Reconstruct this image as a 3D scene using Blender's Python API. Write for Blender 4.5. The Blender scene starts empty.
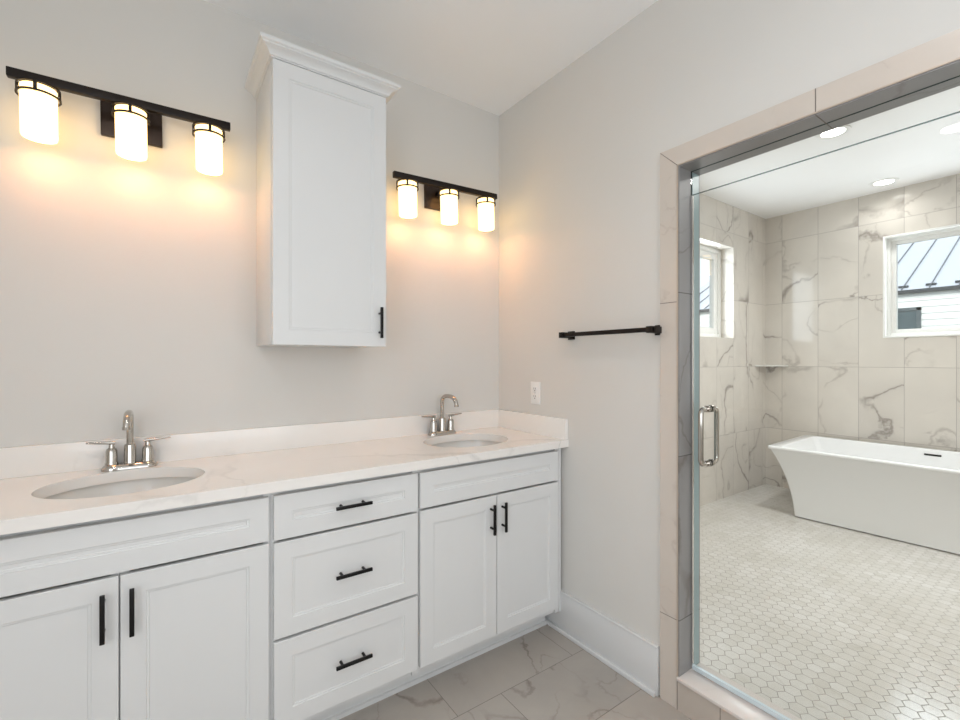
import bpy, bmesh, math
from mathutils import Vector, Matrix

SC = bpy.context.scene
COL = SC.collection
R = math.radians

# ------------------------------------------------------------------ camera, world, lights, exposure
CAM = Vector((-1.6026, -2.0914, 1.32))
YAW = math.atan2(317.0, 451.8)
cd = bpy.data.cameras.new('camera')
cam = bpy.data.objects.new('camera', cd)
COL.objects.link(cam)
cam.location = CAM
cam.rotation_euler = (R(90), 0, -YAW)
cd.sensor_width = 36.0
cd.lens = 451.8 / 960 * 36.0
cd.shift_y = 0.5 / 960
cd.clip_start = 0.02
SC.camera = cam

SC.view_settings.view_transform = 'Standard'
SC.view_settings.look = 'None'
SC.view_settings.gamma = 1.0
SC.view_settings.use_curve_mapping = False
SC.view_settings.exposure = 0.12
SC.cycles.use_denoising = True
SC.cycles.max_bounces = 12
SC.cycles.diffuse_bounces = 6
SC.cycles.transparent_max_bounces = 16
SC.cycles.sample_clamp_indirect = 6.0
SC.cycles.caustics_reflective = False
SC.cycles.caustics_refractive = False

w = bpy.data.worlds.new('overcast_sky')
SC.world = w
w.use_nodes = True
bg = w.node_tree.nodes['Background']
bg.inputs['Color'].default_value = (0.88, 0.94, 1.0, 1)
bg.inputs['Strength'].default_value = 1.35


SUN_W = 2.6


def lamp(name, kind, loc, energy, color, rot=(0, 0, 0), size=None, size_y=None, parent=None, radius=None, spread=None):
    l = bpy.data.lights.new(name, kind)
    l.energy = energy
    l.color = color
    if kind == 'AREA':
        l.size = size
        if size_y:
            l.shape = 'RECTANGLE'
            l.size_y = size_y
        else:
            l.shape = 'DISK'
        if spread:
            l.spread = spread
    if radius is not None:
        l.shadow_soft_size = radius
    o = bpy.data.objects.new(name, l)
    o.location = loc
    o.rotation_euler = rot
    o.parent = parent
    COL.objects.link(o)
    return o


COOL = (0.88, 0.94, 1.0)
NEUTRAL = (1.0, 0.975, 0.95)
WARM = (1.0, 0.83, 0.62)
# added cool fill lamp at the unseen, made-up window behind the camera
lamp('rear_fill_light', 'AREA', (-1.35, -4.12, 1.55), 15, COOL, (R(90), 0, 0), 1.9, 1.5)
# added side fill for right wall and ceiling, at a made-up left window
lamp('left_fill_light', 'AREA', (-2.70, -2.75, 1.60), 19, COOL, (R(90), 0, R(-90)), 1.3, 1.4)
sun = lamp('sun', 'SUN', (-6, -4, 12), SUN_W, (1.0, 0.97, 0.93))
sun.rotation_euler = Vector((0.78, 0.10, -0.62)).to_track_quat('-Z', 'Y').to_euler()
sun.data.angle = 0.03
MAIN_FILL_W = 2.8
SHOWER_DOWNLIGHT_W = 13.0
SCONCE_EMIT = 2.9
SCONCE_W = 0.50
# daylight entering by the two shower windows
lamp('daylight_shower_side', 'AREA', (2.30, 0.10, 1.95), 8, COOL, (R(-90), 0, 0), 0.8, 0.8)
lamp('daylight_shower_rear', 'AREA', (3.46, -1.40, 1.93), 9, COOL, (R(90), 0, R(90)), 0.8, 0.7)


# ------------------------------------------------------------------ materials
class NT:
    def __init__(s, name):
        s.m = bpy.data.materials.new(name)
        s.m.use_nodes = True
        s.t = s.m.node_tree
        s.b = s.t.nodes['Principled BSDF']
        s.out = s.t.nodes['Material Output']

    def n(s, typ, **kw):
        x = s.t.nodes.new(typ)
        for k, v in kw.items():
            setattr(x, k, v)
        return x

    def l(s, a, b):
        s.t.links.new(a, b)

    def put(s, sock, v):
        if isinstance(v, bpy.types.NodeSocket):
            s.l(v, sock)
        else:
            sock.default_value = v

    def math(s, op, a, b=None, c=None):
        x = s.n('ShaderNodeMath', operation=op)
        s.put(x.inputs[0], a)
        if b is not None:
            s.put(x.inputs[1], b)
        if c is not None:
            s.put(x.inputs[2], c)
        return x.outputs[0]

    def vec(s, op, a, b=None):
        x = s.n('ShaderNodeVectorMath', operation=op)
        s.put(x.inputs[0], a)
        if b is not None:
            s.put(x.inputs[1], b)
        return x.outputs['Value'] if op in ('DOT_PRODUCT', 'LENGTH') else x.outputs['Vector']

    def mix(s, f, a, b):
        x = s.n('ShaderNodeMix', data_type='RGBA')
        s.put(x.inputs[0], f)
        s.put(x.inputs[6], a if isinstance(a, bpy.types.NodeSocket) else (*a, 1))
        s.put(x.inputs[7], b if isinstance(b, bpy.types.NodeSocket) else (*b, 1))
        return x.outputs[2]

    def ramp(s, f, lo, hi, a=0.0, b=1.0):
        x = s.n('ShaderNodeMapRange')
        s.put(x.inputs[0], f)
        x.inputs[1].default_value = lo
        x.inputs[2].default_value = hi
        x.inputs[3].default_value = a
        x.inputs[4].default_value = b
        return x.outputs[0]

    def noise(s, v, scale, detail=4, rough=0.55, dist=0.0):
        x = s.n('ShaderNodeTexNoise')
        s.put(x.inputs['Vector'], v)
        x.inputs['Scale'].default_value = scale
        x.inputs['Detail'].default_value = detail
        x.inputs['Roughness'].default_value = rough
        x.inputs['Distortion'].default_value = dist
        return x.outputs['Fac']

    def obj(s):
        return s.n('ShaderNodeTexCoord').outputs['Object']

    def set(s, **kw):
        for k, v in kw.items():
            i = s.b.inputs[k.replace('_', ' ')]
            s.put(i, v)
        return s


def plain(name, col, rough=0.5, metallic=0.0, spec=0.5, vary=0.02, bump=0.0, bscale=200):
    t = NT(name)
    p = t.obj()
    f = t.noise(p, 6.0, 3)
    c = t.mix(f, tuple(x * (1 - vary) for x in col), tuple(min(1, x * (1 + vary)) for x in col))
    t.set(Base_Color=c, Roughness=rough, Metallic=metallic, Specular_IOR_Level=spec)
    if bump:
        b = t.n('ShaderNodeBump')
        b.inputs['Strength'].default_value = bump
        b.inputs['Distance'].default_value = 0.002
        t.l(t.noise(p, bscale, 2), b.inputs['Height'])
        t.l(b.outputs[0], t.b.inputs['Normal'])
    return t.m


def veins(t, pos, scale, width, thresh=0.5):
    """thin wandering diagonal stone veins, 0..1"""
    warp = t.n('ShaderNodeTexNoise')
    t.put(warp.inputs['Vector'], pos)
    warp.inputs['Scale'].default_value = scale * 1.6
    warp.inputs['Detail'].default_value = 6
    warp.inputs['Roughness'].default_value = 0.62
    k = 0.42 / scale
    wv = t.vec('MULTIPLY', t.vec('SUBTRACT', warp.outputs['Color'], (0.5, 0.5, 0.5)), (k, k, k))
    q = t.vec('ADD', pos, wv)
    mp = t.n('ShaderNodeMapping')
    t.put(mp.inputs['Vector'], q)
    mp.inputs['Rotation'].default_value = (R(35), R(28), R(32))
    mp.inputs['Scale'].default_value = (1.0, 0.45, 0.6)
    n = t.noise(mp.outputs[0], scale, 1, 0.4)
    d = t.math('ABSOLUTE', t.math('SUBTRACT', n, 0.5))
    wid = t.ramp(t.noise(pos, scale * 3.0, 2), 0.3, 0.7, width * 0.45, width * 1.3)
    line = t.math('MAXIMUM', 0.0, t.math('SUBTRACT', 1.0, t.math('DIVIDE', d, wid)))
    halo = t.math('MULTIPLY', 0.13, t.math('MAXIMUM', 0.0, t.math('SUBTRACT', 1.0, t.math('DIVIDE', d, width * 6))))
    mask = t.ramp(t.noise(pos, scale * 1.1, 2), thresh - 0.05, thresh + 0.12)
    return t.math('MULTIPLY', t.math('MAXIMUM', line, halo), mask)


def tile_mat(name, ua, va, su, sv, ou, ov, base, base2, vein, grout, rough, gw=0.0016, stagger=0.0, vs=1.6, vamt=0.9, gamt=1.0):
    t = NT(name)
    p = t.obj()
    sep = t.n('ShaderNodeSeparateXYZ')
    t.l(p, sep.inputs[0])
    v = t.math('DIVIDE', t.math('SUBTRACT', sep.outputs['XYZ'.index(va)], ov), sv)
    u = t.math('DIVIDE', t.math('SUBTRACT', sep.outputs['XYZ'.index(ua)], ou), su)
    cv = t.math('FLOOR', v)
    if stagger:
        u = t.math('ADD', u, t.math('MULTIPLY', cv, stagger))
    cu = t.math('FLOOR', u)
    fu = t.math('SUBTRACT', u, cu)
    fv = t.math('SUBTRACT', v, cv)
    du = t.math('MULTIPLY', t.math('MINIMUM', fu, t.math('SUBTRACT', 1.0, fu)), su)
    dv = t.math('MULTIPLY', t.math('MINIMUM', fv, t.math('SUBTRACT', 1.0, fv)), sv)
    d = t.math('MINIMUM', du, dv)
    g = t.ramp(d, gw * 0.7, gw * 1.3, 1.0, 0.0)
    cb = t.n('ShaderNodeCombineXYZ')
    t.l(cu, cb.inputs[0])
    t.l(cv, cb.inputs[1])
    wn = t.n('ShaderNodeTexWhiteNoise', noise_dimensions='3D')
    t.l(cb.outputs[0], wn.inputs['Vector'])
    q = t.vec('ADD', p, t.vec('MULTIPLY', wn.outputs['Color'], (13, 17, 19)))
    cloud = t.noise(q, 2.4, 5, 0.6, 0.6)
    c = t.mix(t.ramp(cloud, 0.3, 0.7), base, base2)
    v1 = veins(t, q, vs, 0.0105, 0.37)
    v2 = veins(t, t.vec('ADD', q, (5.2, 3.1, 9.7)), vs * 2.0, 0.011, 0.42)
    vv = t.math('MULTIPLY', t.math('MAXIMUM', v1, t.math('MULTIPLY', v2, 0.55)), vamt)
    c = t.mix(vv, c, vein)
    c = t.mix(t.math('MULTIPLY', g, gamt), c, grout)
    t.set(Base_Color=c, Roughness=t.math('ADD', rough, t.math('MULTIPLY', g, 0.5)))
    b = t.n('ShaderNodeBump')
    b.inputs['Strength'].default_value = 0.35
    b.inputs['Distance'].default_value = 0.001
    t.l(t.math('SUBTRACT', 1.0, g), b.inputs['Height'])
    t.l(b.outputs[0], t.b.inputs['Normal'])
    return t.m


def hex_mat(name, size, base, base2, vein, grout, rough):
    t = NT(name)
    p = t.vec('DIVIDE', t.obj(), (size, size, size))
    sep = t.n('ShaderNodeSeparateXYZ')
    t.l(p, sep.inputs[0])
    S3 = math.sqrt(3)

    def grid(ox, oy):
        out = []
        for comp, s, o in ((0, 1.0, ox), (1, S3, oy)):
            a = t.math('DIVIDE', t.math('SUBTRACT', sep.outputs[comp], o), s)
            fl = t.math('FLOOR', a)
            ce = t.math('ADD', t.math('MULTIPLY', t.math('ADD', fl, 0.5), s), o)
            out.append((t.math('SUBTRACT', sep.outputs[comp], ce), ce))
        l2 = t.math('ADD', t.math('MULTIPLY', out[0][0], out[0][0]), t.math('MULTIPLY', out[1][0], out[1][0]))
        return out, l2

    A, la = grid(0, 0)
    B, lb = grid(0.5, S3 / 2)
    sel = t.math('LESS_THAN', la, lb)

    def pick(a, b):
        return t.math('ADD', t.math('MULTIPLY', a, sel), t.math('MULTIPLY', b, t.math('SUBTRACT', 1.0, sel)))
    gx = t.math('ABSOLUTE', pick(A[0][0], B[0][0]))
    gy = t.math('ABSOLUTE', pick(A[1][0], B[1][0]))
    cx, cy = pick(A[0][1], B[0][1]), pick(A[1][1], B[1][1])
    dd = t.math('MAXIMUM', gx, t.math('ADD', t.math('MULTIPLY', gx, 0.5), t.math('MULTIPLY', gy, S3 / 2)))
    g = t.ramp(dd, 0.462, 0.480)
    cb = t.n('ShaderNodeCombineXYZ')
    t.l(cx, cb.inputs[0])
    t.l(cy, cb.inputs[1])
    wn = t.n('ShaderNodeTexWhiteNoise', noise_dimensions='3D')
    t.l(t.vec('ADD', cb.outputs[0], (0.13, 0.27, 0.31)), wn.inputs['Vector'])
    o = t.obj()
    q = t.vec('ADD', o, t.vec('MULTIPLY', wn.outputs['Color'], (1.5, 1.7, 1.9)))
    cloud = t.math('ADD', t.math('MULTIPLY', t.noise(q, 5.0, 4, 0.6), 0.45), t.math('MULTIPLY', t.noise(o, 1.7, 3, 0.6), 0.55))
    c = t.mix(t.ramp(cloud, 0.38, 0.62), base, base2)
    c = t.mix(t.math('MULTIPLY', veins(t, q, 4.0, 0.02, 0.52), 0.35), c, vein)
    c = t.mix(g, c, grout)
    t.set(Base_Color=c, Roughness=t.math('ADD', rough, t.math('MULTIPLY', g, 0.4)))
    b = t.n('ShaderNodeBump')
    b.inputs['Strength'].default_value = 0.5
    b.inputs['Distance'].default_value = 0.0012
    t.l(t.math('SUBTRACT', 1.0, g), b.inputs['Height'])
    t.l(b.outputs[0], t.b.inputs['Normal'])
    return t.m


def stone(name, base, base2, vein, rough, vs=1.3, vamt=0.5):
    t = NT(name)
    p = t.obj()
    c = t.mix(t.ramp(t.noise(p, 2.2, 5, 0.6, 0.5), 0.3, 0.7), base, base2)
    v = t.math('MAXIMUM', veins(t, p, vs, 0.010, 0.5), t.math('MULTIPLY', veins(t, t.vec('ADD', p, (4, 7, 2)), vs * 2, 0.012, 0.56), 0.6))
    c = t.mix(t.math('MULTIPLY', v, vamt), c, vein)
    t.set(Base_Color=c, Roughness=rough)
    return t.m


def emis(name, col, strength):
    t = NT(name)
    t.set(Base_Color=(*[min(1, c) for c in col], 1), Roughness=0.3, Emission_Color=(*col, 1), Emission_Strength=strength)
    return t.m


def glass(name, tint, refl=1.0):
    t = NT(name)
    tr = t.n('ShaderNodeBsdfTransparent')
    tr.inputs[0].default_value = (*tint, 1)
    gl = t.n('ShaderNodeBsdfGlossy')
    gl.inputs['Roughness'].default_value = 0.0
    lw = t.n('ShaderNodeLayerWeight')
    lw.inputs[0].default_value = 0.5
    f = t.math('MULTIPLY', t.math('ADD', 0.035, t.math('MULTIPLY', 0.9, t.math('POWER', lw.outputs['Facing'], 5.0))), refl)
    mx = t.n('ShaderNodeMixShader')
    t.l(f, mx.inputs[0])
    t.l(tr.outputs[0], mx.inputs[1])
    t.l(gl.outputs[0], mx.inputs[2])
    t.l(mx.outputs[0], t.out.inputs['Surface'])
    t.t.nodes.remove(t.b)
    return t.m


M = {}
M['wall'] = plain('greige wall paint', (0.69, 0.672, 0.642), 0.6, vary=0.012, bump=0.08, bscale=260)
M['ceiling'] = plain('ceiling paint', (0.895, 0.915, 0.94), 0.8, vary=0.01)
M['ceil_wet'] = plain('shower ceiling paint', (0.90, 0.90, 0.90), 0.55, vary=0.01)
M['white'] = plain('cabinet paint', (0.72, 0.72, 0.717), 0.35, vary=0.008)
M['trimwhite'] = plain('trim paint', (0.68, 0.68, 0.68), 0.35, vary=0.008)
M['vinyl'] = plain('window vinyl', (0.86, 0.86, 0.84), 0.3, vary=0.005)
M['black'] = plain('matte black metal', (0.012, 0.011, 0.011), 0.38, 0.6)
M['bronze'] = plain('oil rubbed bronze', (0.014, 0.009, 0.007), 0.42, 0.5, vary=0.1)
M['plate'] = plain('brushed bronze', (0.05, 0.036, 0.03), 0.32, 0.9, vary=0.1)
M['nickel'] = plain('polished nickel', (0.54, 0.505, 0.465), 0.09, 1.0, vary=0.01)
M['steel'] = plain('polished steel', (0.72, 0.71, 0.70), 0.12, 1.0, vary=0.01)
M['quartz'] = stone('quartz', (0.88, 0.845, 0.81), (0.84, 0.805, 0.77), (0.46, 0.44, 0.42), 0.16, 1.2, 0.42)
M['porcelain'] = plain('porcelain', (0.74, 0.72, 0.69), 0.12, vary=0.005)
M['acrylic'] = plain('white acrylic', (0.86, 0.865, 0.87), 0.13, vary=0.004)
M['plastic'] = plain('white plastic', (0.84, 0.84, 0.83), 0.35, vary=0.005)
M['dark'] = plain('dark slot', (0.02, 0.02, 0.02), 0.6)
M['casing'] = stone('beige stone casing', (0.66, 0.585, 0.52), (0.60, 0.545, 0.49), (0.36, 0.27, 0.23), 0.25, 3.2, 0.6)
M['curbcap'] = stone('curb cap stone', (0.74, 0.68, 0.645), (0.69, 0.64, 0.61), (0.50, 0.42, 0.38), 0.18, 2.0, 0.4)
M['edge'] = plain('tile edge profile', (0.55, 0.46, 0.38), 0.35, 0.3)
M['grout'] = plain('grout line', (0.20, 0.17, 0.15), 0.8)
WB, WB2, WV, WG = (0.71, 0.665, 0.605), (0.635, 0.595, 0.545), (0.27, 0.235, 0.21), (0.33, 0.305, 0.28)
M['tile_x'] = tile_mat('marble tile rear', 'Y', 'Z', 0.3, 0.62, -0.149, 0.022, WB, WB2, WV, WG, 0.08)
M['tile_y'] = tile_mat('marble tile side', 'X', 'Z', 0.3, 0.62, 3.35, 0.022, WB, WB2, WV, WG, 0.08)
M['jamb'] = tile_mat('shade-darkened jamb tile', 'Y', 'Z', 5.0, 0.62, -4.0, 0.337, (0.30, 0.29, 0.288), (0.26, 0.253, 0.25), (0.17, 0.15, 0.14), (0.12, 0.11, 0.105), 0.34)  # shade on the jamb is put into this darker tile colour
M['floor_tile'] = tile_mat('floor tile', 'X', 'Y', 0.605, 0.3045, -0.1025, -0.673, (0.46, 0.415, 0.37), (0.40, 0.365, 0.33), (0.20, 0.165, 0.14), (0.17, 0.15, 0.13), 0.22, 0.0013, 1 / 3., 2.2, 0.7)
M['hex'] = hex_mat('hexagon mosaic', 0.0545, (0.72, 0.705, 0.68), (0.60, 0.575, 0.53), (0.42, 0.385, 0.33), (0.32, 0.30, 0.27), 0.16)
M['curbtile'] = stone('curb face tile', (0.56, 0.49, 0.43), (0.50, 0.445, 0.395), (0.30, 0.24, 0.2), 0.25, 2.0, 0.5)
M['glass'] = glass('clear glass', (0.965, 0.985, 0.982))
M['pane'] = glass('window glass', (0.97, 0.98, 0.98))
tg = glass('glass edge', (0.30, 0.38, 0.38), 0.3)
M['gedge'] = tg
M['tint_strip'] = plain('teal tint strip', (0.36, 0.46, 0.475), 0.25, vary=0.03)
M['sweep'] = plain('clear vinyl sweep', (0.62, 0.70, 0.74), 0.2, vary=0.03)
M['shade'] = emis('lit frosted glass', (1.0, 0.69, 0.30), SCONCE_EMIT)
M['lens'] = emis('downlight lens', (1.0, 0.95, 0.88), 9.0)
M['roof'] = plain('metal roofing', (0.58, 0.61, 0.68), 0.4, 0.2, vary=0.02)
M['seam'] = plain('roof seam', (0.16, 0.17, 0.19), 0.5, 0.2)
M['gutter'] = plain('dark gutter', (0.05, 0.055, 0.06), 0.4)
M['siding'] = plain('white siding', (0.82, 0.83, 0.82), 0.6)
M['darkglass'] = plain('dark window glass', (0.07, 0.10, 0.11), 0.08, vary=0.3)
M['greyframe'] = plain('grey window frame', (0.10, 0.12, 0.13), 0.4)
M['ground'] = plain('grass ground', (0.30, 0.30, 0.26), 0.9, vary=0.3)


# ------------------------------------------------------------------ mesh helpers
def bm_box(bm, x0, x1, y0, y1, z0, z1, bevel=0.0, seg=2, mat=0):
    r = bmesh.ops.create_cube(bm, size=1.0)
    vs = r['verts']
    for v in vs:
        v.co = Vector(((x0 + x1) / 2 + v.co.x * (x1 - x0), (y0 + y1) / 2 + v.co.y * (y1 - y0), (z0 + z1) / 2 + v.co.z * (z1 - z0)))
    fs = {f for v in vs for f in v.link_faces}
    for f in fs:
        f.material_index = mat
    if bevel > 0:
        es = {e for v in vs for e in v.link_edges}
        bmesh.ops.bevel(bm, geom=list(es), offset=bevel, segments=seg, profile=0.5, affect='EDGES', clamp_overlap=True)


def bm_loft(bm, loops, cap0=True, cap1=True, closed=True, mat=0):
    rows = [[bm.verts.new(p) for p in lp] for lp in loops]
    n = len(rows[0])
    for a, b in zip(rows, rows[1:]):
        for i in range(n if closed else n - 1):
            j = (i + 1) % n
            f = bm.faces.new((a[i], a[j], b[j], b[i]))
            f.material_index = mat
    if cap0:
        bm.faces.new(list(reversed(rows[0]))).material_index = mat
    if cap1:
        bm.faces.new(rows[-1]).material_index = mat
    return rows


def bm_lathe(bm, prof, c=(0, 0, 0), n=32, cap0=True, cap1=True, axis='Z'):
    loops = []
    for r, z in prof:
        lp = []
        for i in range(n):
            a = 2 * math.pi * i / n
            p = (r * math.cos(a), r * math.sin(a), z)
            if axis == 'Y':
                p = (p[0], -p[2], p[1])
            elif axis == 'X':
                p = (p[2], p[0], p[1])
            lp.append((p[0] + c[0], p[1] + c[1], p[2] + c[2]))
        loops.append(lp)
    bm_loft(bm, loops, cap0, cap1)


def bm_tube(bm, pts, r, n=16, cap=True):
    pts = [Vector(p) for p in pts]
    rs = r if isinstance(r, (list, tuple)) else [r] * len(pts)
    up = None
    loops = []
    for i, p in enumerate(pts):
        t = (pts[min(i + 1, len(pts) - 1)] - pts[max(i - 1, 0)]).normalized()
        if up is None:
            up = t.orthogonal().normalized()
        up = (up - t * up.dot(t)).normalized()
        s = t.cross(up)
        loops.append([p + (up * math.cos(2 * math.pi * k / n) + s * math.sin(2 * math.pi * k / n)) * rs[i] for k in range(n)])
    bm_loft(bm, loops, cap, cap)


def bm_torus(bm, c, r, rt_r, rt_z, n=40):
    loops = []
    sec = [(rt_r, -rt_z), (rt_r, rt_z), (-rt_r, rt_z), (-rt_r, -rt_z)]
    rows = []
    for i in range(n):
        a = 2 * math.pi * i / n
        rows.append([bm.verts.new((c[0] + (r + dr) * math.cos(a), c[1] + (r + dr) * math.sin(a), c[2] + dz)) for dr, dz in sec])
    for i in range(n):
        a, b = rows[i], rows[(i + 1) % n]
        for k in range(4):
            bm.faces.new((a[k], b[k], b[(k + 1) % 4], a[(k + 1) % 4]))


def smooth_path(pts, sub=6):
    """Catmull-Rom through the points"""
    P = [Vector(p) for p in pts]
    P = [P[0] * 2 - P[1]] + P + [P[-1] * 2 - P[-2]]
    out = []
    for i in range(1, len(P) - 2):
        for k in range(sub):
            t = k / sub
            a, b, c, d = P[i - 1], P[i], P[i + 1], P[i + 2]
            out.append(0.5 * ((2 * b) + (c - a) * t + (2 * a - 5 * b + 4 * c - d) * t * t + (3 * b - a - 3 * c + d) * t ** 3))
    out.append(P[-2])
    return out


def obj(name, bm, mats, parent=None, smooth=None, label=None):
    bmesh.ops.recalc_face_normals(bm, faces=bm.faces)
    me = bpy.data.meshes.new(name)
    bm.to_mesh(me)
    bm.free()
    for m in (mats if isinstance(mats, (list, tuple)) else [mats]):
        me.materials.append(m)
    if smooth:
        me.polygons.foreach_set('use_smooth', [True] * len(me.polygons))
        me.set_sharp_from_angle(angle=R(smooth))
    o = bpy.data.objects.new(name, me)
    o.parent = parent
    if label:
        o['label'] = label
    COL.objects.link(o)
    return o


def tag(o, label, cat, group=None, kind=None):
    o['label'] = label
    o['category'] = cat
    if group:
        o['group'] = group
    if kind:
        o['kind'] = kind
    return o


def thing(name, loc, label, cat, group=None, kind=None):
    o = bpy.data.objects.new(name, None)
    o.empty_display_size = 0.05
    o.location = loc
    COL.objects.link(o)
    return tag(o, label, cat, group, kind)


def children(o):
    return [c for c in bpy.data.objects if c.parent == o]


def copy_tree(o, parent=None):
    c = o.copy()
    COL.objects.link(c)
    if parent is not None:
        c.parent = parent
    for ch in children(o):
        copy_tree(ch, c)
    return c


def boxes(name, lst, mats, parent=None, bevel=0.0, label=None, smooth=None):
    bm = bmesh.new()
    for b in lst:
        bm_box(bm, *b[:6], bevel=bevel, mat=b[6] if len(b) > 6 else 0)
    return obj(name, bm, mats, parent, smooth or (35 if bevel else None), label)


def structure(o, label, cat):
    return tag(o, label, cat, kind='structure')


# ------------------------------------------------------------------ room shell
CZ, SZ, SF = 2.7446, 2.757, 0.066
XL, YB = -2.75, -4.2
OY0, OY1, OZ = -1.122, -1.95, 2.058          # shower opening in the right wall
SX, SY = 3.41, -2.75                         # shower rear wall, shower right wall
structure(boxes('floor', [(XL, 0.0, YB, 0.0, -0.1, 0.0)], M['floor_tile']), 'beige veined rectangular floor tile of the vanity room', 'floor')
structure(boxes('ceiling', [(XL - 0.14, 0.132, YB - 0.14, 0.14, CZ, CZ + 0.1)], M['ceiling']), 'flat white painted ceiling above the vanity', 'ceiling')
structure(boxes('wall_back', [(XL - 0.14, 0.0, 0.0, 0.14, 0.0, CZ)], M['wall']), 'greige painted wall behind the vanity', 'wall')
structure(boxes('wall_left', [(XL - 0.14, XL, YB, -3.45, 0, CZ), (XL - 0.14, XL, -2.05, 0.0, 0, CZ), (XL - 0.14, XL, -3.45, -2.05, 0, 0.85), (XL - 0.14, XL, -3.45, -2.05, 2.35, CZ)], M['wall']), 'greige painted wall at the far end beyond the left sink', 'wall')
structure(boxes('wall_front', [(XL - 0.14, 0.0, YB - 0.14, YB, 0, 0.8), (XL - 0.14, 0.0, YB - 0.14, YB, 2.3, CZ),
                               (XL - 0.14, -2.3, YB - 0.14, YB, 0.8, 2.3), (-0.4, 0.0, YB - 0.14, YB, 0.8, 2.3)], M['wall']), 'greige painted wall facing the vanity with an opening for the added window', 'wall')
# partition: painted towards the vanity, tiled towards the shower
bm = bmesh.new()
for (y0, y1, z0, z1) in ((YB, OY1, 0, CZ), (OY1, OY0, OZ, CZ), (OY0, 0.0, 0, CZ)):
    bm_box(bm, 0.0, 0.122, y0, y1, z0, z1, mat=0)
    bm_box(bm, 0.122, 0.132, max(y0, SY), y1, max(z0, SF), z1, mat=1)
structure(obj('wall_right', bm, [M['wall'], M['tile_x']]), 'greige painted wall with the towel bar and the shower opening', 'wall')
structure(boxes('baseboard_right', [(-0.016, 0.0, -1.0405, 0.0, 0.0, 0.188), (-0.019, 0.0, -1.0405, 0.0, 0.188, 0.196), (-0.031, -0.016, -1.036, 0.0, 0.0, 0.018)],
                M['trimwhite'], bevel=0.003), 'tall white baseboard between vanity and shower opening', 'baseboard')

# shower opening casing, jamb lining and curb
T = 0.073
bm = bmesh.new()
bm_loft(bm, [[(x, OY0 + 0.0, 0.0), (x, OY0 + T, 0.0), (x, OY0 + T, OZ + T), (x, OY0, OZ)] for x in (-0.010, 0.0)])
structure(obj('trim_1', bm, M['casing']), 'upright beige stone casing strip beside the shower opening', 'trim')
bm = bmesh.new()
bm_loft(bm, [[(x, OY0, OZ), (x, OY0 + T, OZ + T), (x, OY1 - T, OZ + T), (x, OY1, OZ)] for x in (-0.010, 0.0)])
structure(obj('trim_2', bm, M['casing']), 'beige stone casing strip across the top of the shower opening', 'trim')
bm = bmesh.new()
bm_loft(bm, [[(x, OY1, 0.0), (x, OY1 - T, 0.0), (x, OY1 - T, OZ + T), (x, OY1, OZ)] for x in (-0.010, 0.0)])
structure(obj('trim_3', bm, M['casing']), 'upright beige stone casing strip at the hinge side of the shower opening', 'trim')
bm = bmesh.new()
bm_loft(bm, [[(x, OY0 - 0.001, OZ + 0.001), (x, OY0 + 0.001, OZ - 0.001), (x, OY0 + T, OZ + T - 0.0015), (x, OY0 + T - 0.0015, OZ + T)] for x in (-0.0106, -0.009)])
structure(obj('trim_10', bm, M['grout']), 'dark mitre joint at the upper corner of the stone casing', 'trim')
# grout joints and metal edge profile of the casing
structure(boxes('trim_4', [(-0.0106, -0.009, OY0, OY0 + T, 1.541, 1.5435), (-0.0106, -0.009, OY0, OY0 + T, 0.336, 0.3385),
                           (-0.0106, -0.009, -1.5645, -1.562, OZ, OZ + T), (-0.0106, 0.1355, -1.5645, -1.562, OZ - 0.0068, OZ - 0.005)], M['grout']), 'thin dark grout joints in the beige stone casing', 'trim')
structure(boxes('trim_5', [(-0.0115, -0.003, OY0 - 0.0015, OY0 + 0.003, 0.125, OZ), (-0.0115, -0.003, OY1, OY0, OZ - 0.0015, OZ + 0.003)], M['edge']),
          'slim tan metal edge around the inside of the stone casing', 'trim')
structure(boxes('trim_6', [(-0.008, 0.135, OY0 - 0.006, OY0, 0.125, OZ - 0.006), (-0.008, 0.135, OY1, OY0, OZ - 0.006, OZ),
                           (-0.008, 0.135, OY1, OY1 + 0.006, 0.125, OZ - 0.006)], M['jamb']), 'stone tile coloured dark for shade, lining the jamb and head of the shower opening', 'trim')
structure(boxes('trim_7', [(-0.012, 0.135, OY1, OY0, 0.0, 0.113)], M['curbtile']), 'tiled front face of the shower curb', 'curb')
structure(boxes('trim_8', [(-0.0126, -0.011, -1.284, -1.2815, 0.0, 0.111)], M['grout']), 'dark upright grout joint in the curb face', 'trim')
structure(boxes('trim_11', [(-0.0126, -0.009, OY0 - 0.001, OY0 + 0.0012, 0.0, 0.113)], M['grout']), 'dark upright joint between the casing and the curb', 'trim')
structure(boxes('trim_9', [(-0.020, 0.139, OY1, OY0, 0.113, 0.126)], M['curbcap'], bevel=0.003), 'pale stone cap of the shower curb', 'curb')

# shower room
structure(boxes('floor_shower', [(0.132, SX, SY, 0.0, -0.1, SF)], M['hex']), 'small hexagon mosaic floor of the shower room', 'floor')
structure(boxes('ceiling_shower', [(0.132, SX + 0.14, SY - 0.14, 0.2, SZ, SZ + 0.1)], M['ceil_wet']), 'smooth white ceiling of the shower room', 'ceiling')
LWX0, LWX1, WZ0, WZ1 = 1.86, 2.754, 1.527, 2.372


def wall_y(name, x0, x1, y0, y1, z0, z1, hx0, hx1, hz0, hz1, m):
    return boxes(name, [(x0, hx0, y0, y1, z0, z1), (hx1, x1, y0, y1, z0, z1), (hx0, hx1, y0, y1, z0, hz0), (hx0, hx1, y0, y1, hz1, z1)], m)


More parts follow.
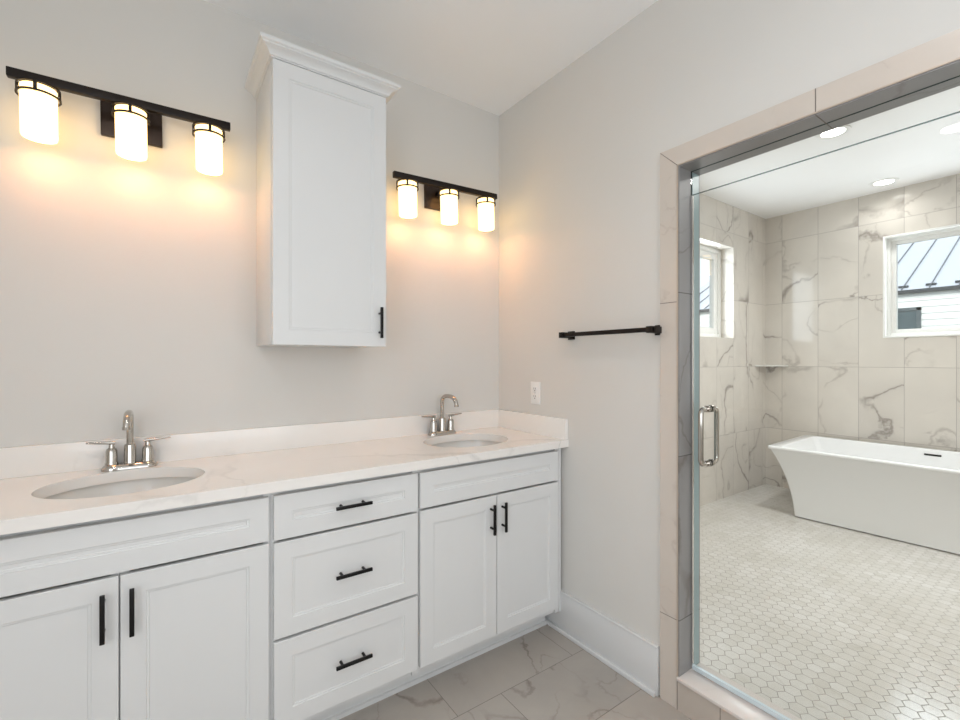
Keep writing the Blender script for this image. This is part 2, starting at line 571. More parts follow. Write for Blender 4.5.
structure(wall_y('wall_shower_left', 0.0, SX + 0.14, 0.0, 0.19, 0.0, SZ, LWX0, LWX1, WZ0, WZ1, M['tile_y']), 'marble tiled shower wall left of the tub', 'wall')
RWY0, RWY1 = -1.86, -0.915
structure(boxes('wall_shower_back', [(SX, SX + 0.14, SY, RWY0, 0, SZ), (SX, SX + 0.14, RWY1, 0.0, 0, SZ), (SX, SX + 0.14, RWY0, RWY1, 0, WZ0 - 0.015), (SX, SX + 0.14, RWY0, RWY1, WZ1, SZ)],
                M['tile_x']), 'marble tiled shower wall behind the tub', 'wall')
structure(boxes('wall_shower_right', [(0.132, SX + 0.14, SY - 0.14, SY, 0, SZ)], M['tile_y']), 'marble tiled shower wall opposite the side window', 'wall')

# windows
wz0 = WZ0 - 0.015


def window_x(name, label):
    t = thing(name, (SX, (RWY0 + RWY1) / 2, wz0), label, 'window', kind='structure')
    o = Vector(t.location)

    def fr(nm, d, x0, x1, y0, y1, z0, z1, m, bev=0.0015):
        boxes(nm, [(x0 - o.x, x1 - o.x, y1 - d - o.y, y1 - o.y, z0 - o.z, z1 - o.z), (x0 - o.x, x1 - o.x, y0 - o.y, y0 + d - o.y, z0 - o.z, z1 - o.z),
                   (x0 - o.x, x1 - o.x, y0 + d - o.y, y1 - d - o.y, z0 - o.z, z0 + d - o.z), (x0 - o.x, x1 - o.x, y0 + d - o.y, y1 - d - o.y, z1 - d - o.z, z1 - o.z)], m, t, bevel=bev)
    fr('trim', 0.014, SX - 0.006, SX + 0.06, RWY0, RWY1, wz0, WZ1, M['vinyl'])
    fr('frame', 0.025, SX + 0.05, SX + 0.12, RWY0 + 0.013, RWY1 - 0.013, wz0 + 0.013, WZ1 - 0.013, M['vinyl'])
    fr('sash', 0.035, SX + 0.065, SX + 0.11, RWY0 + 0.036, RWY1 - 0.036, wz0 + 0.036, WZ1 - 0.036, M['vinyl'], 0.003)
    boxes('pane', [(SX + 0.085 - o.x, SX + 0.091 - o.x, RWY0 + 0.068 - o.y, RWY1 - 0.068 - o.y, wz0 + 0.068 - o.z, WZ1 - 0.068 - o.z)], M['pane'], t)


window_x('window_1', 'white framed picture window in the tiled wall above the tub')
t = thing('window_2', ((LWX0 + LWX1) / 2, 0.1, WZ0), 'white framed window set deep in the tiled side wall', 'window', kind='structure')
o = Vector(t.location)


def fry(nm, d, y0, y1, x0, x1, z0, z1, m, bev=0.0015):
    x0, x1, y0, y1, z0, z1 = x0 - o.x, x1 - o.x, y0 - o.y, y1 - o.y, z0 - o.z, z1 - o.z
    boxes(nm, [(x0, x0 + d, y0, y1, z0, z1), (x1 - d, x1, y0, y1, z0, z1), (x0 + d, x1 - d, y0, y1, z0, z0 + d), (x0 + d, x1 - d, y0, y1, z1 - d, z1)], m, t, bevel=bev)


fry('frame', 0.04, 0.115, 0.19, LWX0, LWX1, WZ0, WZ1, M['vinyl'])
fry('sash', 0.062, 0.13, 0.175, LWX0 + 0.038, LWX1 - 0.038, WZ0 + 0.038, WZ1 - 0.038, M['vinyl'], 0.003)
boxes('pane', [(LWX0 + 0.098 - o.x, LWX1 - 0.098 - o.x, 0.15 - o.y, 0.156 - o.y, WZ0 + 0.098 - o.z, WZ1 - 0.098 - o.z)], M['pane'], t)

t = thing('rear_fill_window', (-1.35, YB, 0.8), 'added unseen window for fill light in the wall facing the vanity', 'window', kind='structure')  # unseen window, added to go with the rear fill lamp
boxes('frame', [(-0.95, -0.89, -0.1, -0.03, 0, 1.5), (0.89, 0.95, -0.1, -0.03, 0, 1.5), (-0.89, 0.89, -0.1, -0.03, 0, 0.06), (-0.89, 0.89, -0.1, -0.03, 1.44, 1.5),
                (-0.03, 0.03, -0.1, -0.03, 0.06, 1.44)], M['vinyl'], t)
boxes('pane', [(-0.89, 0.89, -0.07, -0.064, 0.06, 1.44)], M['pane'], t)

t = thing('left_fill_window', (XL, -2.75, 0.85), 'added unseen window for side fill in the wall beyond the left end of the vanity', 'window', kind='structure')  # unseen window, added to go with the left fill lamp
boxes('frame', [(-0.1, -0.03, -0.70, -0.64, 0, 1.5), (-0.1, -0.03, 0.64, 0.70, 0, 1.5), (-0.1, -0.03, -0.64, 0.64, 0, 0.06), (-0.1, -0.03, -0.64, 0.64, 1.44, 1.5)], M['vinyl'], t)
boxes('pane', [(-0.07, -0.064, -0.64, 0.64, 0.06, 1.44)], M['pane'], t)

# ------------------------------------------------------------------ vanity
YF, YD = -0.512, -0.532
CTZ0, CTZ1 = 0.903, 0.938


def shaker(name, x0, x1, z0, z1, parent, org, rail=0.056, yb=YF, yf=YD, label=None):
    """framed cabinet front with a stepped recessed centre panel"""
    bm = bmesh.new()

    def rect(i, y):
        return [(x0 + i - org.x, y - org.y, z0 + i - org.z), (x1 - i - org.x, y - org.y, z0 + i - org.z), (x1 - i - org.x, y - org.y, z1 - i - org.z), (x0 + i - org.x, y - org.y, z1 - i - org.z)]
    bm_loft(bm, [rect(0, yb), rect(0, yf + 0.0015), rect(0.0015, yf), rect(rail, yf), rect(rail + 0.0015, yf + 0.003), rect(rail + 0.007, yf + 0.0035),
                 rect(rail + 0.0085, yf + 0.006), rect(min(rail + 0.010, (z1 - z0) / 2 - 0.002), yf + 0.006)])
    return obj(name, bm, M['white'], parent, 20, label)


def pull(parent, org, c, length, vertical, yface, proj=0.030):
    bm = bmesh.new()
    s, h = 0.0055, length / 2
    x, z = c
    y = yface - proj
    if vertical:
        bm_box(bm, x - s, x + s, y - 0.004, y + 0.005, z - h, z + h, 0.0015)
        for k in (-1, 1):
            bm_tube(bm, [(x, y + 0.003, z + k * h * 0.62), (x, yface + 0.0005, z + k * h * 0.62)], 0.0048, 12)
    else:
        bm_box(bm, x - h, x + h, y - 0.004, y + 0.005, z - s, z + s, 0.0015)
        for k in (-1, 1):
            bm_tube(bm, [(x + k * h * 0.62, y + 0.003, z), (x + k * h * 0.62, yface + 0.0005, z)], 0.0048, 12)
    for v in bm.verts:
        v.co -= org
    return obj('handle', bm, M['black'], parent, 40, 'slim black bar pull')


def carcass(t, org, x0, x1, rails, stiles=()):
    L = [(x0, x0 + 0.016, YF + 0.018, -0.003, 0.10, CTZ0), (x1 - 0.016, x1, YF + 0.018, -0.003, 0.10, CTZ0), (x0 + 0.016, x1 - 0.016, YF + 0.018, -0.01, 0.10, 0.118),
         (x0 + 0.016, x1 - 0.016, -0.010, -0.003, 0.118, CTZ0)]
    for k, (z0, z1) in enumerate(rails):
        L.append((x0 + 0.02, x1 - 0.02, YF + 0.008 + 0.004 * k, YF + 0.026 + 0.004 * k, z0, z1))
    L += [(x0, x0 + 0.02, YF, YF + 0.018, 0.10, CTZ0), (x1 - 0.02, x1, YF, YF + 0.018, 0.10, CTZ0)]
    for a, b in stiles:
        L.append((a, b, YF + 0.001, YF + 0.018, rails[0][1], rails[1][0]))
    boxes('carcass', [(a - org.x, b - org.x, c - org.y, d - org.y, e - org.z, f - org.z) for a, b, c, d, e, f in L], M['white'], t)
    boxes('toe_kick', [(x0 - org.x, x1 - org.x, -0.423 - org.y, -0.407 - org.y, 0.0, 0.10), (x0 - org.x, x1 - org.x, -0.434 - org.y, -0.423 - org.y, 0.0, 0.016)], M['white'], t)


def sink_cabinet(x0, x1, d0, ds, d1, xr, label):
    t = thing('sink_cabinet', ((x0 + x1) / 2, -0.25, 0.0), label, 'cabinet', 'vanity sink cabinets')
    org = Vector(t.location)
    carcass(t, org, x0, xr, [(0.10, 0.15), (0.870, CTZ0)], [(ds - 0.02, ds + 0.02)])
    shaker('false_front', d0, d1, 0.746, 0.885, t, org)
    for a, b, hx in ((d0, ds - 0.0018, ds - 0.0335), (ds + 0.0018, d1, ds + 0.028)):
        d = shaker('door', a, b, 0.131, 0.737, t, org)
        pull(d, org, (hx, 0.643), 0.128, True, YD)
    return t


sink_cabinet(-2.087, -1.3202, -2.071, -1.699, -1.327, -1.3202, 'white sink cabinet under the left sink, two doors with black pulls')
sink_cabinet(-0.7945, -0.032, -0.789, -0.4186, -0.048, -0.0325, 'white sink cabinet in the wall corner under the right sink')
t = thing('drawer_cabinet', (-1.057, -0.25, 0.0), 'white cabinet of three drawers standing between the two sink cabinets', 'cabinet')
org = Vector(t.location)
carcass(t, org, -1.3196, -0.7951, [(0.10, 0.15), (0.870, CTZ0)])
for z0, z1, lb in ((0.742, 0.886, 'shallow top drawer front'), (0.424, 0.733, 'deep middle drawer front'), (0.131, 0.414, 'deep bottom drawer front')):
    d = shaker('drawer', -1.3124, -0.7998, z0, z1, t, org, label=lb)
    pull(d, org, (-1.0587, (z0 + z1) / 2 + 0.003), 0.128, False, YD)
tag(boxes('filler_strip', [(-0.032, -0.0165, YF - 0.004, YF + 0.016, 0.10, CTZ0)], M['white']), 'narrow white filler strip between right sink cabinet and wall', 'filler strip')

# countertop with two oval cut-outs
SINKS = ((-1.6985, -0.276), (-0.4080, -0.276))
SA, SB = 0.214, 0.174


def ellipse(cx, cy, a, b, z, n=64):
    return [(cx + a * math.cos(2 * math.pi * i / n), cy + b * math.sin(2 * math.pi * i / n), z) for i in range(n)]


t = thing('countertop', (-1.05, -0.275, CTZ0), 'cream quartz countertop with faint veins and two oval sink openings', 'countertop')
org = Vector(t.location)
bm = bmesh.new()
loops = [[(-2.10, -0.5515, CTZ1), (-0.0, -0.5515, CTZ1), (-0.0, 0.0, CTZ1), (-2.10, 0.0, CTZ1)]] + [ellipse(x, y, SA, SB, CTZ1) for x, y in SINKS]
es = []
for lp in loops:
    vs = [bm.verts.new(Vector(p) - org) for p in lp]
    es += [bm.edges.new((vs[i], vs[(i + 1) % len(vs)])) for i in range(len(vs))]
bmesh.ops.triangle_fill(bm, use_beauty=True, use_dissolve=False, edges=es)
g = bmesh.ops.extrude_face_region(bm, geom=list(bm.faces))
bmesh.ops.translate(bm, vec=(0, 0, -(CTZ1 - CTZ0)), verts=[v for v in g['geom'] if isinstance(v, bmesh.types.BMVert)])
obj('slab', bm, M['quartz'], t, 30)


def at(bm, org):
    for v in bm.verts:
        v.co -= org
    return bm


for nm, b in (('backsplash', (-2.10, -0.0, -0.02, 0.0, CTZ1, 1.0375)), ('side_splash', (-0.02, 0.0, -0.5485, -0.02, CTZ1, 1.0375))):
    bm = bmesh.new()
    bm_box(bm, *b, bevel=0.0015)
    obj(nm, at(bm, org), M['quartz'], t, 35)


def sink(c, label):
    t = thing('undermount_sink', (c[0], c[1], CTZ0 - 0.16), label, 'sink', 'oval undermount sinks')
    bm = bmesh.new()
    zt = 0.16
    prof = [(1.00, 0.0), (0.985, -0.02), (0.95, -0.05), (0.88, -0.085), (0.74, -0.115), (0.52, -0.134), (0.28, -0.142), (0.10, -0.145)]
    inner = [[(x, y, zt + z) for x, y, _ in ellipse(0, 0, (SA + 0.013) * k, (SB + 0.013) * k, 0)] for k, z in prof]
    outer = [[(x, y, zt + z - 0.012) for x, y, _ in ellipse(0, 0, (SA + 0.020) * k, (SB + 0.020) * k, 0)] for k, z in reversed(prof)]
    rim = [[(x, y, zt - 0.0005) for x, y, _ in ellipse(0, 0, SA + 0.022, SB + 0.022, 0)]]
    bm_loft(bm, outer + rim + inner, True, True)
    obj('basin', bm, M['porcelain'], t, 50)
    bm = bmesh.new()
    bm_lathe(bm, [(0.022, 0.012), (0.022, 0.0175), (0.019, 0.0185), (0.014, 0.0165), (0.0, 0.0165)], n=28, cap0=True, cap1=False)
    obj('drain', bm, M['nickel'], t, 40)
    return t


sink(SINKS[0], 'white oval sink set in the counter below the left faucet')
sink(SINKS[1], 'white oval sink set in the counter near the wall outlet')


def faucet(x, swivel, label):
    t = thing('faucet', (x, -0.062, CTZ1 + 0.0006), label, 'faucet', 'bathroom sink faucets')
    bm = bmesh.new()
    # stepped deck plate
    def oval(a, b, z, n=40):
        out = []
        for i in range(n):
            th = 2 * math.pi * i / n
            cx, sx = math.cos(th), math.sin(th)
            out.append((a * math.copysign(abs(cx) ** 0.5, cx), b * math.copysign(abs(sx) ** 0.65, sx), z))
        return out
    bm_loft(bm, [oval(0.080, 0.028, 0.0), oval(0.080, 0.028, 0.008), oval(0.076, 0.025, 0.012), oval(0.072, 0.021, 0.017), oval(0.069, 0.019, 0.018)])
    obj('base', bm, M['nickel'], t, 45)
    bm = bmesh.new()
    bm_lathe(bm, [(0.0185, 0.017), (0.0185, 0.022), (0.0175, 0.026), (0.0175, 0.078), (0.0160, 0.084), (0.0115, 0.087)], n=28)
    pts = [(0, 0, 0.080), (0, 0, 0.12), (0, 0, 0.165), (0, -0.007, 0.186), (0, -0.025, 0.1975), (0, -0.052, 0.200), (0, -0.080, 0.197), (0, -0.101, 0.186), (0, -0.112, 0.168), (0, -0.116, 0.152)]
    bm_tube(bm, smooth_path(pts, 5), 0.0105, 20)
    bm_lathe(bm, [(0.0120, 0.150), (0.0120, 0.160)], c=(0, -0.1155, 0), n=20)
    bmesh.ops.rotate(bm, matrix=Matrix.Rotation(-R(swivel), 3, 'Z'), verts=bm.verts)
    obj('spout', bm, M['nickel'], t, 40)
    for k in (-1, 1):
        bm = bmesh.new()
        bm_lathe(bm, [(0.0185, 0.017), (0.0190, 0.024), (0.0170, 0.028), (0.0165, 0.064), (0.0145, 0.072), (0.009, 0.077), (0.0075, 0.089)], c=(k * 0.051, 0, 0), n=28)
        h = obj('handle', bm, M['nickel'], t, 40)
        bm = bmesh.new()
        x = k * 0.051
        bm_tube(bm, [(x - k * 0.010, 0, 0.093), (x, 0, 0.094), (x + k * 0.03, 0, 0.0965), (x + k * 0.068, 0, 0.0995)], [0.0062, 0.0065, 0.0050, 0.0036], 14)
        obj('lever', bm, M['nickel'], h, 50)
    return t


faucet(-1.6985, 2, 'polished nickel two-handle faucet behind the left sink')
faucet(-0.4185, -8, 'polished nickel two-handle faucet behind the right sink near the corner')

# ------------------------------------------------------------------ wall cabinet
CX0, CX1, CYF = -1.2813, -0.8415, -0.3320
t = thing('wall_cabinet', (-1.0624, 0.0, 1.378), 'tall white wall cabinet with crown moulding hung between the two vanity lights', 'cabinet')
org = Vector(t.location)
bm = bmesh.new()
bm_box(bm, CX0, CX1, -0.3035, 0.0, 1.381, 2.42, 0.001)
obj('body', at(bm, org), M['white'], t, 35)
d = shaker('door', CX0 + 0.002, CX1 - 0.002, 1.3775, 2.4105, t, org, 0.056, -0.3120, CYF)
pull(d, org, (-0.8735, 1.474), 0.126, True, CYF, 0.026)


def crown_loop(o, z):
    return [Vector((CX0 - o, 0.0, z)) - org, Vector((CX0 - o, CYF - o + 0.004, z)) - org, Vector((CX1 + o, CYF - o + 0.004, z)) - org, Vector((CX1 + o, 0.0, z)) - org]


bm = bmesh.new()
bm_loft(bm, [crown_loop(o_, z_) for o_, z_ in ((-0.002, 2.4125), (0.004, 2.4125), (0.004, 2.417), (0.009, 2.418), (0.010, 2.421), (0.013, 2.427), (0.020, 2.434), (0.030, 2.439),
                                              (0.036, 2.441), (0.037, 2.445), (0.043, 2.447), (0.045, 2.450), (0.045, 2.460), (0.043, 2.462))])
obj('crown_moulding', bm, M['white'], t, 25)

# ------------------------------------------------------------------ vanity lights
def vanity_light(cx, label, z0, tilt, turn):
    t = thing('vanity_light', (cx, 0.0, z0), label, 'wall light', 'three-shade vanity lights')
    t.rotation_euler = (0, -R(tilt), 0)
    boxes('back_plate', [(-0.0895, 0.0895, -0.018, 0.0, -0.098, 0.026)], M['plate'], t, bevel=0.002)
    bm = bmesh.new()
    bm_box(bm, -0.028, -0.010, -0.094, -0.016, -0.030, -0.010, 0.002)
    bm_box(bm, 0.010, 0.028, -0.094, -0.016, -0.030, -0.010, 0.002)
    obj('arm', bm, M['bronze'], t, 35)
    boxes('bar', [(-0.305, 0.305, -0.113, -0.091, -0.014, 0.014)], M['bronze'], t, bevel=0.0015)
    for sx in (-0.2335, 0.0, 0.2335):
        y = -0.102
        bm = bmesh.new()
        bm_lathe(bm, [(0.0445, -0.030), (0.0445, -0.179), (0.043, -0.186), (0.040, -0.186), (0.041, -0.178), (0.041, -0.034)], c=(sx, y, 0), n=40, cap0=False, cap1=False)
        bm_lathe(bm, [(0.0, -0.030), (0.0445, -0.030)], c=(sx, y, 0), n=40, cap0=False, cap1=False)
        obj('shade', bm, M['shade'], t, 40, 'lit frosted white glass cylinder')
        bm = bmesh.new()
        bm_torus(bm, (sx, y, -0.026), 0.050, 0.0022, 0.0028)
        bm_torus(bm, (sx, y, -0.055), 0.052, 0.0022, 0.0028)
        bm_lathe(bm, [(0.018, -0.0285), (0.018, -0.012)], c=(sx, y, 0), n=20)
        bm_box(bm, sx - 0.050, sx + 0.050, y - 0.004, y + 0.004, -0.0285, -0.0235)
        for q in range(4):
            th = R(90 * q - 90 - turn)
            px, py = sx + 0.051 * math.cos(th), y + 0.051 * math.sin(th)
            r = bmesh.ops.create_cube(bm, size=1.0)
            bmesh.ops.scale(bm, vec=(0.004, 0.009, 0.034), verts=r['verts'])
            bmesh.ops.rotate(bm, matrix=Matrix.Rotation(th, 3, 'Z'), verts=r['verts'])
            bmesh.ops.translate(bm, vec=(px, py, -0.041), verts=r['verts'])
        obj('shade_holder', bm, M['bronze'], t, 35)
        lamp('bulb', 'POINT', (sx, y, -0.165), SCONCE_W, WARM, parent=t, radius=0.03)
    return t


vanity_light(-1.6945, 'bronze three-shade vanity light on the wall above the left sink', 2.2195, 0.8, 0)
vanity_light(-0.4035, 'bronze three-shade vanity light between the wall cabinet and the corner', 2.2125, 1.7, 26)

# ------------------------------------------------------------------ towel bar and outlet on the right wall
t = thing('towel_bar', (0.0, -0.8085, 1.4395), 'dark bronze square towel bar on the wall beside the shower opening', 'towel bar')
boxes('bar', [(-0.071, -0.053, -0.2475, 0.2475, -0.009, 0.009)], M['bronze'], t, bevel=0.0015)
for k in (-1, 1):
    bm = bmesh.new()
    bm_box(bm, -0.008, 0.0, k * 0.2345 - 0.020, k * 0.2345 + 0.020, -0.020, 0.020, 0.0015)
    bm_box(bm, -0.076, -0.007, k * 0.2345 - 0.013, k * 0.2345 + 0.013, -0.013, 0.013, 0.0015)
    obj('bracket', bm, M['bronze'], t, 35)

t = thing('wall_outlet', (0.0, -0.3185, 1.150), 'white electrical outlet on the wall above the countertop corner', 'outlet')
boxes('faceplate', [(-0.006, 0.0, -0.036, 0.036, -0.058, 0.058)], M['plastic'], t, bevel=0.002)
for k in (-1, 1):
    bm = bmesh.new()
    bm_box(bm, -0.0085, -0.005, -0.0165, 0.0165, k * 0.020 - 0.014, k * 0.020 + 0.014, 0.003)
    r = obj('receptacle', bm, M['plastic'], t, 35)
    boxes('slots', [(-0.0089, -0.0080, -0.0078, -0.0058, k * 0.02 - 0.001, k * 0.02 + 0.008), (-0.0089, -0.0080, 0.0058, 0.0078, k * 0.02 - 0.001, k * 0.02 + 0.008),
                    (-0.0089, -0.0080, -0.0025, 0.0025, k * 0.02 - 0.010, k * 0.02 - 0.005)], M['dark'], r)
bm = bmesh.new()
bm_tube(bm, [(-0.005, 0, 0), (-0.0072, 0, 0)], 0.003, 12)
obj('screw', bm, M['steel'], t)

# ------------------------------------------------------------------ shower door and glass over it
def pane_mesh(name, x0, x1, y0, y1, z0, z1, parent, org):
    bm = bmesh.new()
    bm_box(bm, x0, x1, y0, y1, z0, z1)
    for v in bm.verts:
        v.co -= org
    bm.normal_update()
    for f in bm.faces:
        f.material_index = 0 if abs(f.normal.x) > 0.9 else 1
    return obj(name, bm, [M['glass'], M['gedge']], parent)


GX0, GX1 = 0.070, 0.078
t = thing('shower_door', (0.074, -1.53, 0.126), 'frameless clear glass shower door with a polished pull handle', 'shower door')
org = Vector(t.location)
pane_mesh('glass_panel', GX0, GX1, OY1 + 0.012, OY0 - 0.013, 0.140, 1.9585, t, org)
bm = bmesh.new()
bm_box(bm, GX0 - 0.002, GX1 + 0.002, OY1 + 0.012, OY0 - 0.013, 0.1300, 0.146)
obj('bottom_sweep', at(bm, org), M['sweep'], t)
bm = bmesh.new()
bm_box(bm, GX0 - 0.001, GX1 + 0.001, OY0 - 0.0135, OY0 - 0.0105, 0.146, 1.957)
obj('edge_seal', at(bm, org), M['steel'], t)
bm = bmesh.new()
bm_box(bm, GX1 + 0.002, 0.126, OY0 - 0.0076, OY0 - 0.0064, 0.128, OZ - 0.008)
obj('jamb_tint_strip', at(bm, org), M['tint_strip'], t)  # added strip that gives the jamb behind the glass its teal tint
for side in (-1, 1):
    bm = bmesh.new()
    HY, HZ0, HZ1 = -1.197, 0.935, 1.139
    xs = GX0 if side < 0 else GX1
    xo = xs + side * 0.052
    pts = [(xs + side * 0.002, HY, HZ0)]
    for a in range(0, 91, 15):
        pts.append((xo - side * 0.02 + side * 0.02 * math.sin(R(a)), HY, HZ0 + 0.02 - 0.02 * math.cos(R(a))))
    for a in range(0, 91, 15):
        pts.append((xo - side * 0.02 + side * 0.02 * math.cos(R(a)), HY, HZ1 - 0.02 + 0.02 * math.sin(R(a))))
    pts.append((xs + side * 0.002, HY, HZ1))
    bm_tube(bm, pts, 0.0095, 16)
    for z in (HZ0, HZ1):
        for x_ in (0.0015, 0.010):
            bm_tube(bm, [(xs + side * x_, HY, z), (xs + side * (x_ + 0.005), HY, z)], 0.0135, 18)
    obj('handle', at(bm, org), M['nickel'], t, 40)
for z in (0.40, 1.70):
    bm = bmesh.new()
    bm_box(bm, GX0 - 0.008, GX1 + 0.008, OY1 + 0.0065, OY1 + 0.06, z - 0.045, z + 0.045, 0.002)
    obj('hinge', at(bm, org), M['nickel'], t, 35)
t = thing('glass_transom', (0.074, -1.53, 1.97), 'fixed strip of clear glass above the shower door', 'glass panel')
pane_mesh('glass_panel', GX0, GX1, OY1 + 0.006, OY0 - 0.0065, 1.960, OZ - 0.0065, t, Vector(t.location))

# ------------------------------------------------------------------ bathtub
t = thing('bathtub', (2.915, -1.245, SF), 'white freestanding bathtub with flared ends under the rear window', 'bathtub')
t.rotation_euler = (0, 0, R(2.6))
H = 0.559


def rrect(a, b, r, z, n=8):
    out = []
    for cx, cy, a0 in ((a - r, b - r, 0), (-a + r, b - r, 90), (-a + r, -b + r, 180), (a - r, -b + r, 270)):
        for i in range(n + 1):
            th = R(a0 + 90 * i / n)
            out.append((cx + r * math.cos(th), cy + r * math.sin(th), z))
    return out


BA, BB = 0.345, 0.690     # base half extents: across (x), along (y)
TA, TB = 0.440, 0.850
bm = bmesh.new()
outer = [rrect(BA - 0.03, BB - 0.03, 0.02, 0.0), rrect(BA - 0.03, BB - 0.03, 0.02, 0.010)]
for i in range(15):
    s = i / 14
    k = s ** 2.3
    outer.append(rrect(BA + (TA - 0.012 - BA) * (0.45 * s + 0.55 * k), BB + (TB - 0.014 - BB) * (0.25 * s + 0.75 * k), 0.020, 0.010 + s * (H - 0.036)))
outer.append(rrect(TA - 0.004, TB - 0.004, 0.022, H - 0.025))
outer.append(rrect(TA, TB, 0.024, H - 0.020))
outer.append(rrect(TA, TB, 0.024, H - 0.004))
outer.append(rrect(TA - 0.004, TB - 0.004, 0.022, H))
inner = [rrect(TA - 0.032, TB - 0.075, 0.05, H)]
for s, zz in ((0.0, 0.008), (0.03, 0.03), (0.10, 0.12), (0.2, 0.25), (0.33, 0.36), (0.5, 0.415), (0.7, 0.43)):
    a = TA - 0.036 - s * 0.16
    b = TB - 0.080 - s * 0.42
    inner.append(rrect(a, b, 0.05 + s * 0.1, H - zz))
bm_loft(bm, outer + inner)
obj('shell', bm, M['acrylic'], t, 45)
boxes('overflow', [(TA - 0.0475, TA - 0.036, -0.056, 0.040, H - 0.050, H - 0.036)], M['black'], t, bevel=0.002)
bm = bmesh.new()
bm_lathe(bm, [(0.03, H - 0.432), (0.03, H - 0.427), (0.026, H - 0.425)], n=24)
obj('drain', bm, M['nickel'], t, 40)

# ------------------------------------------------------------------ corner shelf
bm = bmesh.new()
n = 10
pts = [(0, 0)] + [(-0.215 + 0.0 * i, 0) for i in range(1)]
pts = [(0.0, 0.0), (-0.222, 0.0)]
for i in range(1, n):
    a = i / n
    pts.append((-0.222 * (1 - a) - 0.03 * math.sin(math.pi * a), -0.205 * a - 0.03 * math.sin(math.pi * a)))
pts.append((0.0, -0.205))
bm_loft(bm, [[(x, y, z) for x, y in pts] for z in (0.0, 0.012)])
s = obj('corner_shelf', bm, M['porcelain'])
s.location = (SX, 0.0, 1.262)
tag(s, 'small white corner shelf in the tiled shower corner above the tub', 'shelf')


# ------------------------------------------------------------------ recessed lights
def downlight(x, y, z, wt, label, col=NEUTRAL, group='recessed ceiling lights'):
    t = thing('recessed_light', (x, y, z), label, 'ceiling light', group)
    bm = bmesh.new()
    bm_lathe(bm, [(0.062, -0.004), (0.070, -0.0085), (0.088, -0.006), (0.090, 0.0), (0.062, 0.0)], n=40, cap0=False, cap1=False)
    obj('trim_ring', bm, M['plastic'], t, 40)
    bm = bmesh.new()
    bm_lathe(bm, [(0.063, -0.0035), (0.063, -0.001)], n=40)
    obj('lens', bm, M['lens'], t)
    lamp('downlight', 'AREA', (0, 0, -0.012), wt, col, size=0.12, parent=t, spread=R(150))
    return t


downlight(1.8466, -1.0406, SZ, SHOWER_DOWNLIGHT_W, 'round recessed light in the shower ceiling nearest the door head')
downlight(3.1488, -0.982, SZ, SHOWER_DOWNLIGHT_W * 0.14, 'round recessed light in the shower ceiling above the tub')
downlight(1.8466, -2.15, SZ, SHOWER_DOWNLIGHT_W, 'round recessed light in the shower ceiling by the far shower wall')
for x, y, lb in ((-0.95, -1.75, 'toward the shower opening'), (-2.2, -1.5, 'toward the left end'), (-0.95, -3.2, 'by the added window toward the shower'), (-2.2, -3.2, 'by the added window toward the left end')):
    downlight(x, y, CZ, MAIN_FILL_W, 'added unseen recessed fill light in the vanity room ceiling ' + lb, group='added vanity room fill lights')  # out-of-view downlights added as general fill

# ------------------------------------------------------------------ outside: neighbouring house
t = thing('house', (11.0, 0.0, -0.4), 'white sided house with a grey metal roof seen through the shower windows', 'house')
org = Vector(t.location)
EX, EZ, WX = 9.0, 2.545, 9.035
NY, SYH = 4.65, -9.0
bm = bmesh.new()
z = -0.4
while z < 2.50:
    z1 = min(z + 0.11, 2.5)
    a = [bm.verts.new(p) for p in ((WX - 0.014, SYH + 0.3, z), (WX - 0.014, NY - 0.25, z), (WX, NY - 0.25, z1), (WX, SYH + 0.3, z1))]
    bm.faces.new(a)
    b = [bm.verts.new(p) for p in ((WX, SYH + 0.3, z), (WX, NY - 0.25, z), (WX - 0.014, NY - 0.25, z), (WX - 0.014, SYH + 0.3, z))]
    bm.faces.new(b)
    z = z1
bm_box(bm, WX, 16.7, SYH + 0.3, NY - 0.25, -0.4, 2.5)
g = [[(WX + 0.1, y, 2.5), (16.6, y, 2.5), (13.0, y, 4.45)] for y in (SYH + 0.35, NY - 0.3)]
bm_loft(bm, g)
obj('siding', at(bm, org), M['siding'], t)
bm = bmesh.new()
th = 0.06
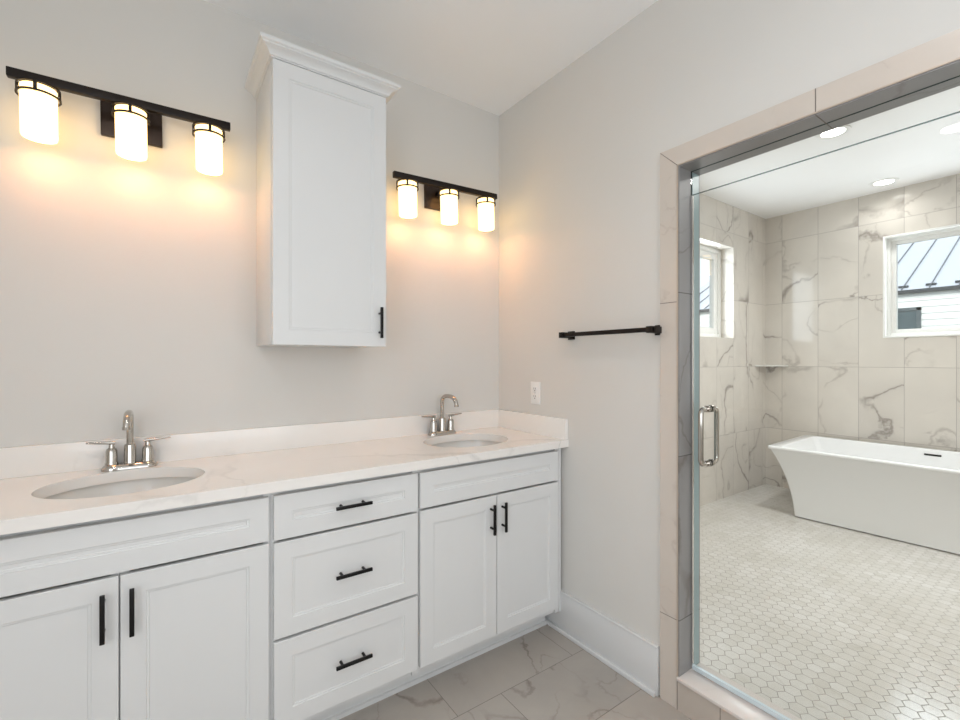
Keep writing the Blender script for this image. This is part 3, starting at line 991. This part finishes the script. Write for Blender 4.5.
for sgn in (1,):
    prof = [(EX, EZ), (13.0, EZ + 2.0), (17.0, EZ), (17.0, EZ - th), (13.0, EZ + 2.0 - th), (EX, EZ - th)]
    bm_loft(bm, [[(x, y, z) for x, z in prof] for y in (SYH, NY)])
obj('roof', at(bm, org), M['roof'], t)
k = 0
y = 4.65 - 0.04
ys = [0.150 + 0.352 * i for i in range(-28, 15)]
for y in ys:
    if not SYH + 0.05 < y < NY - 0.02:
        continue
    bm = bmesh.new()
    bm_loft(bm, [[(EX, yy, EZ + 0.0), (13.0, yy, EZ + 2.0), (13.0, yy, EZ + 2.0 + 0.025), (EX, yy, EZ + 0.025)] for yy in (y - 0.006, y + 0.006)])
    obj('roof_seam', at(bm, org), M['seam'], t)
for y in ys:
    if -1.6 < y < 0.5:
        bm = bmesh.new()
        bm_box(bm, EX + 0.10, EX + 0.18, y - 0.065, y + 0.065, EZ + 0.06, EZ + 0.095, 0.004)
        obj('snow_guard', at(bm, org), M['gutter'], t)
bm = bmesh.new()
bm_box(bm, EX - 0.06, EX + 0.02, SYH, NY, EZ - 0.062, EZ - 0.002, 0.004)
obj('gutter', at(bm, org), M['gutter'], t)
bm = bmesh.new()
bm_box(bm, EX + 0.021, WX + 0.02, SYH + 0.3, NY, EZ - 0.14, EZ - 0.10)
obj('soffit', at(bm, org), M['siding'], t)
wz_0, wz_1, wy0, wy1 = 1.80, 2.235, -0.10, 1.1
bm = bmesh.new()
for b in ((wy0, wy0 + 0.055, wz_0, wz_1), (wy1 - 0.055, wy1, wz_0, wz_1), (wy0, wy1, wz_0, wz_0 + 0.05), (wy0, wy1, wz_1 - 0.05, wz_1)):
    bm_box(bm, WX - 0.05, WX + 0.01, *b)
f = obj('window', at(bm, org), M['greyframe'], t)
bm = bmesh.new()
bm_box(bm, WX - 0.03, WX - 0.022, wy0 + 0.05, wy1 - 0.05, wz_0 + 0.045, wz_1 - 0.045)
obj('window_pane', at(bm, org), M['darkglass'], f)
structure(boxes('ground', [(3.6, 40, -30, 30, -0.5, -0.4), (-30, 3.6, 0.25, 30, -0.5, -0.4)], M['ground']), 'pale ground outside between the two houses', 'ground')
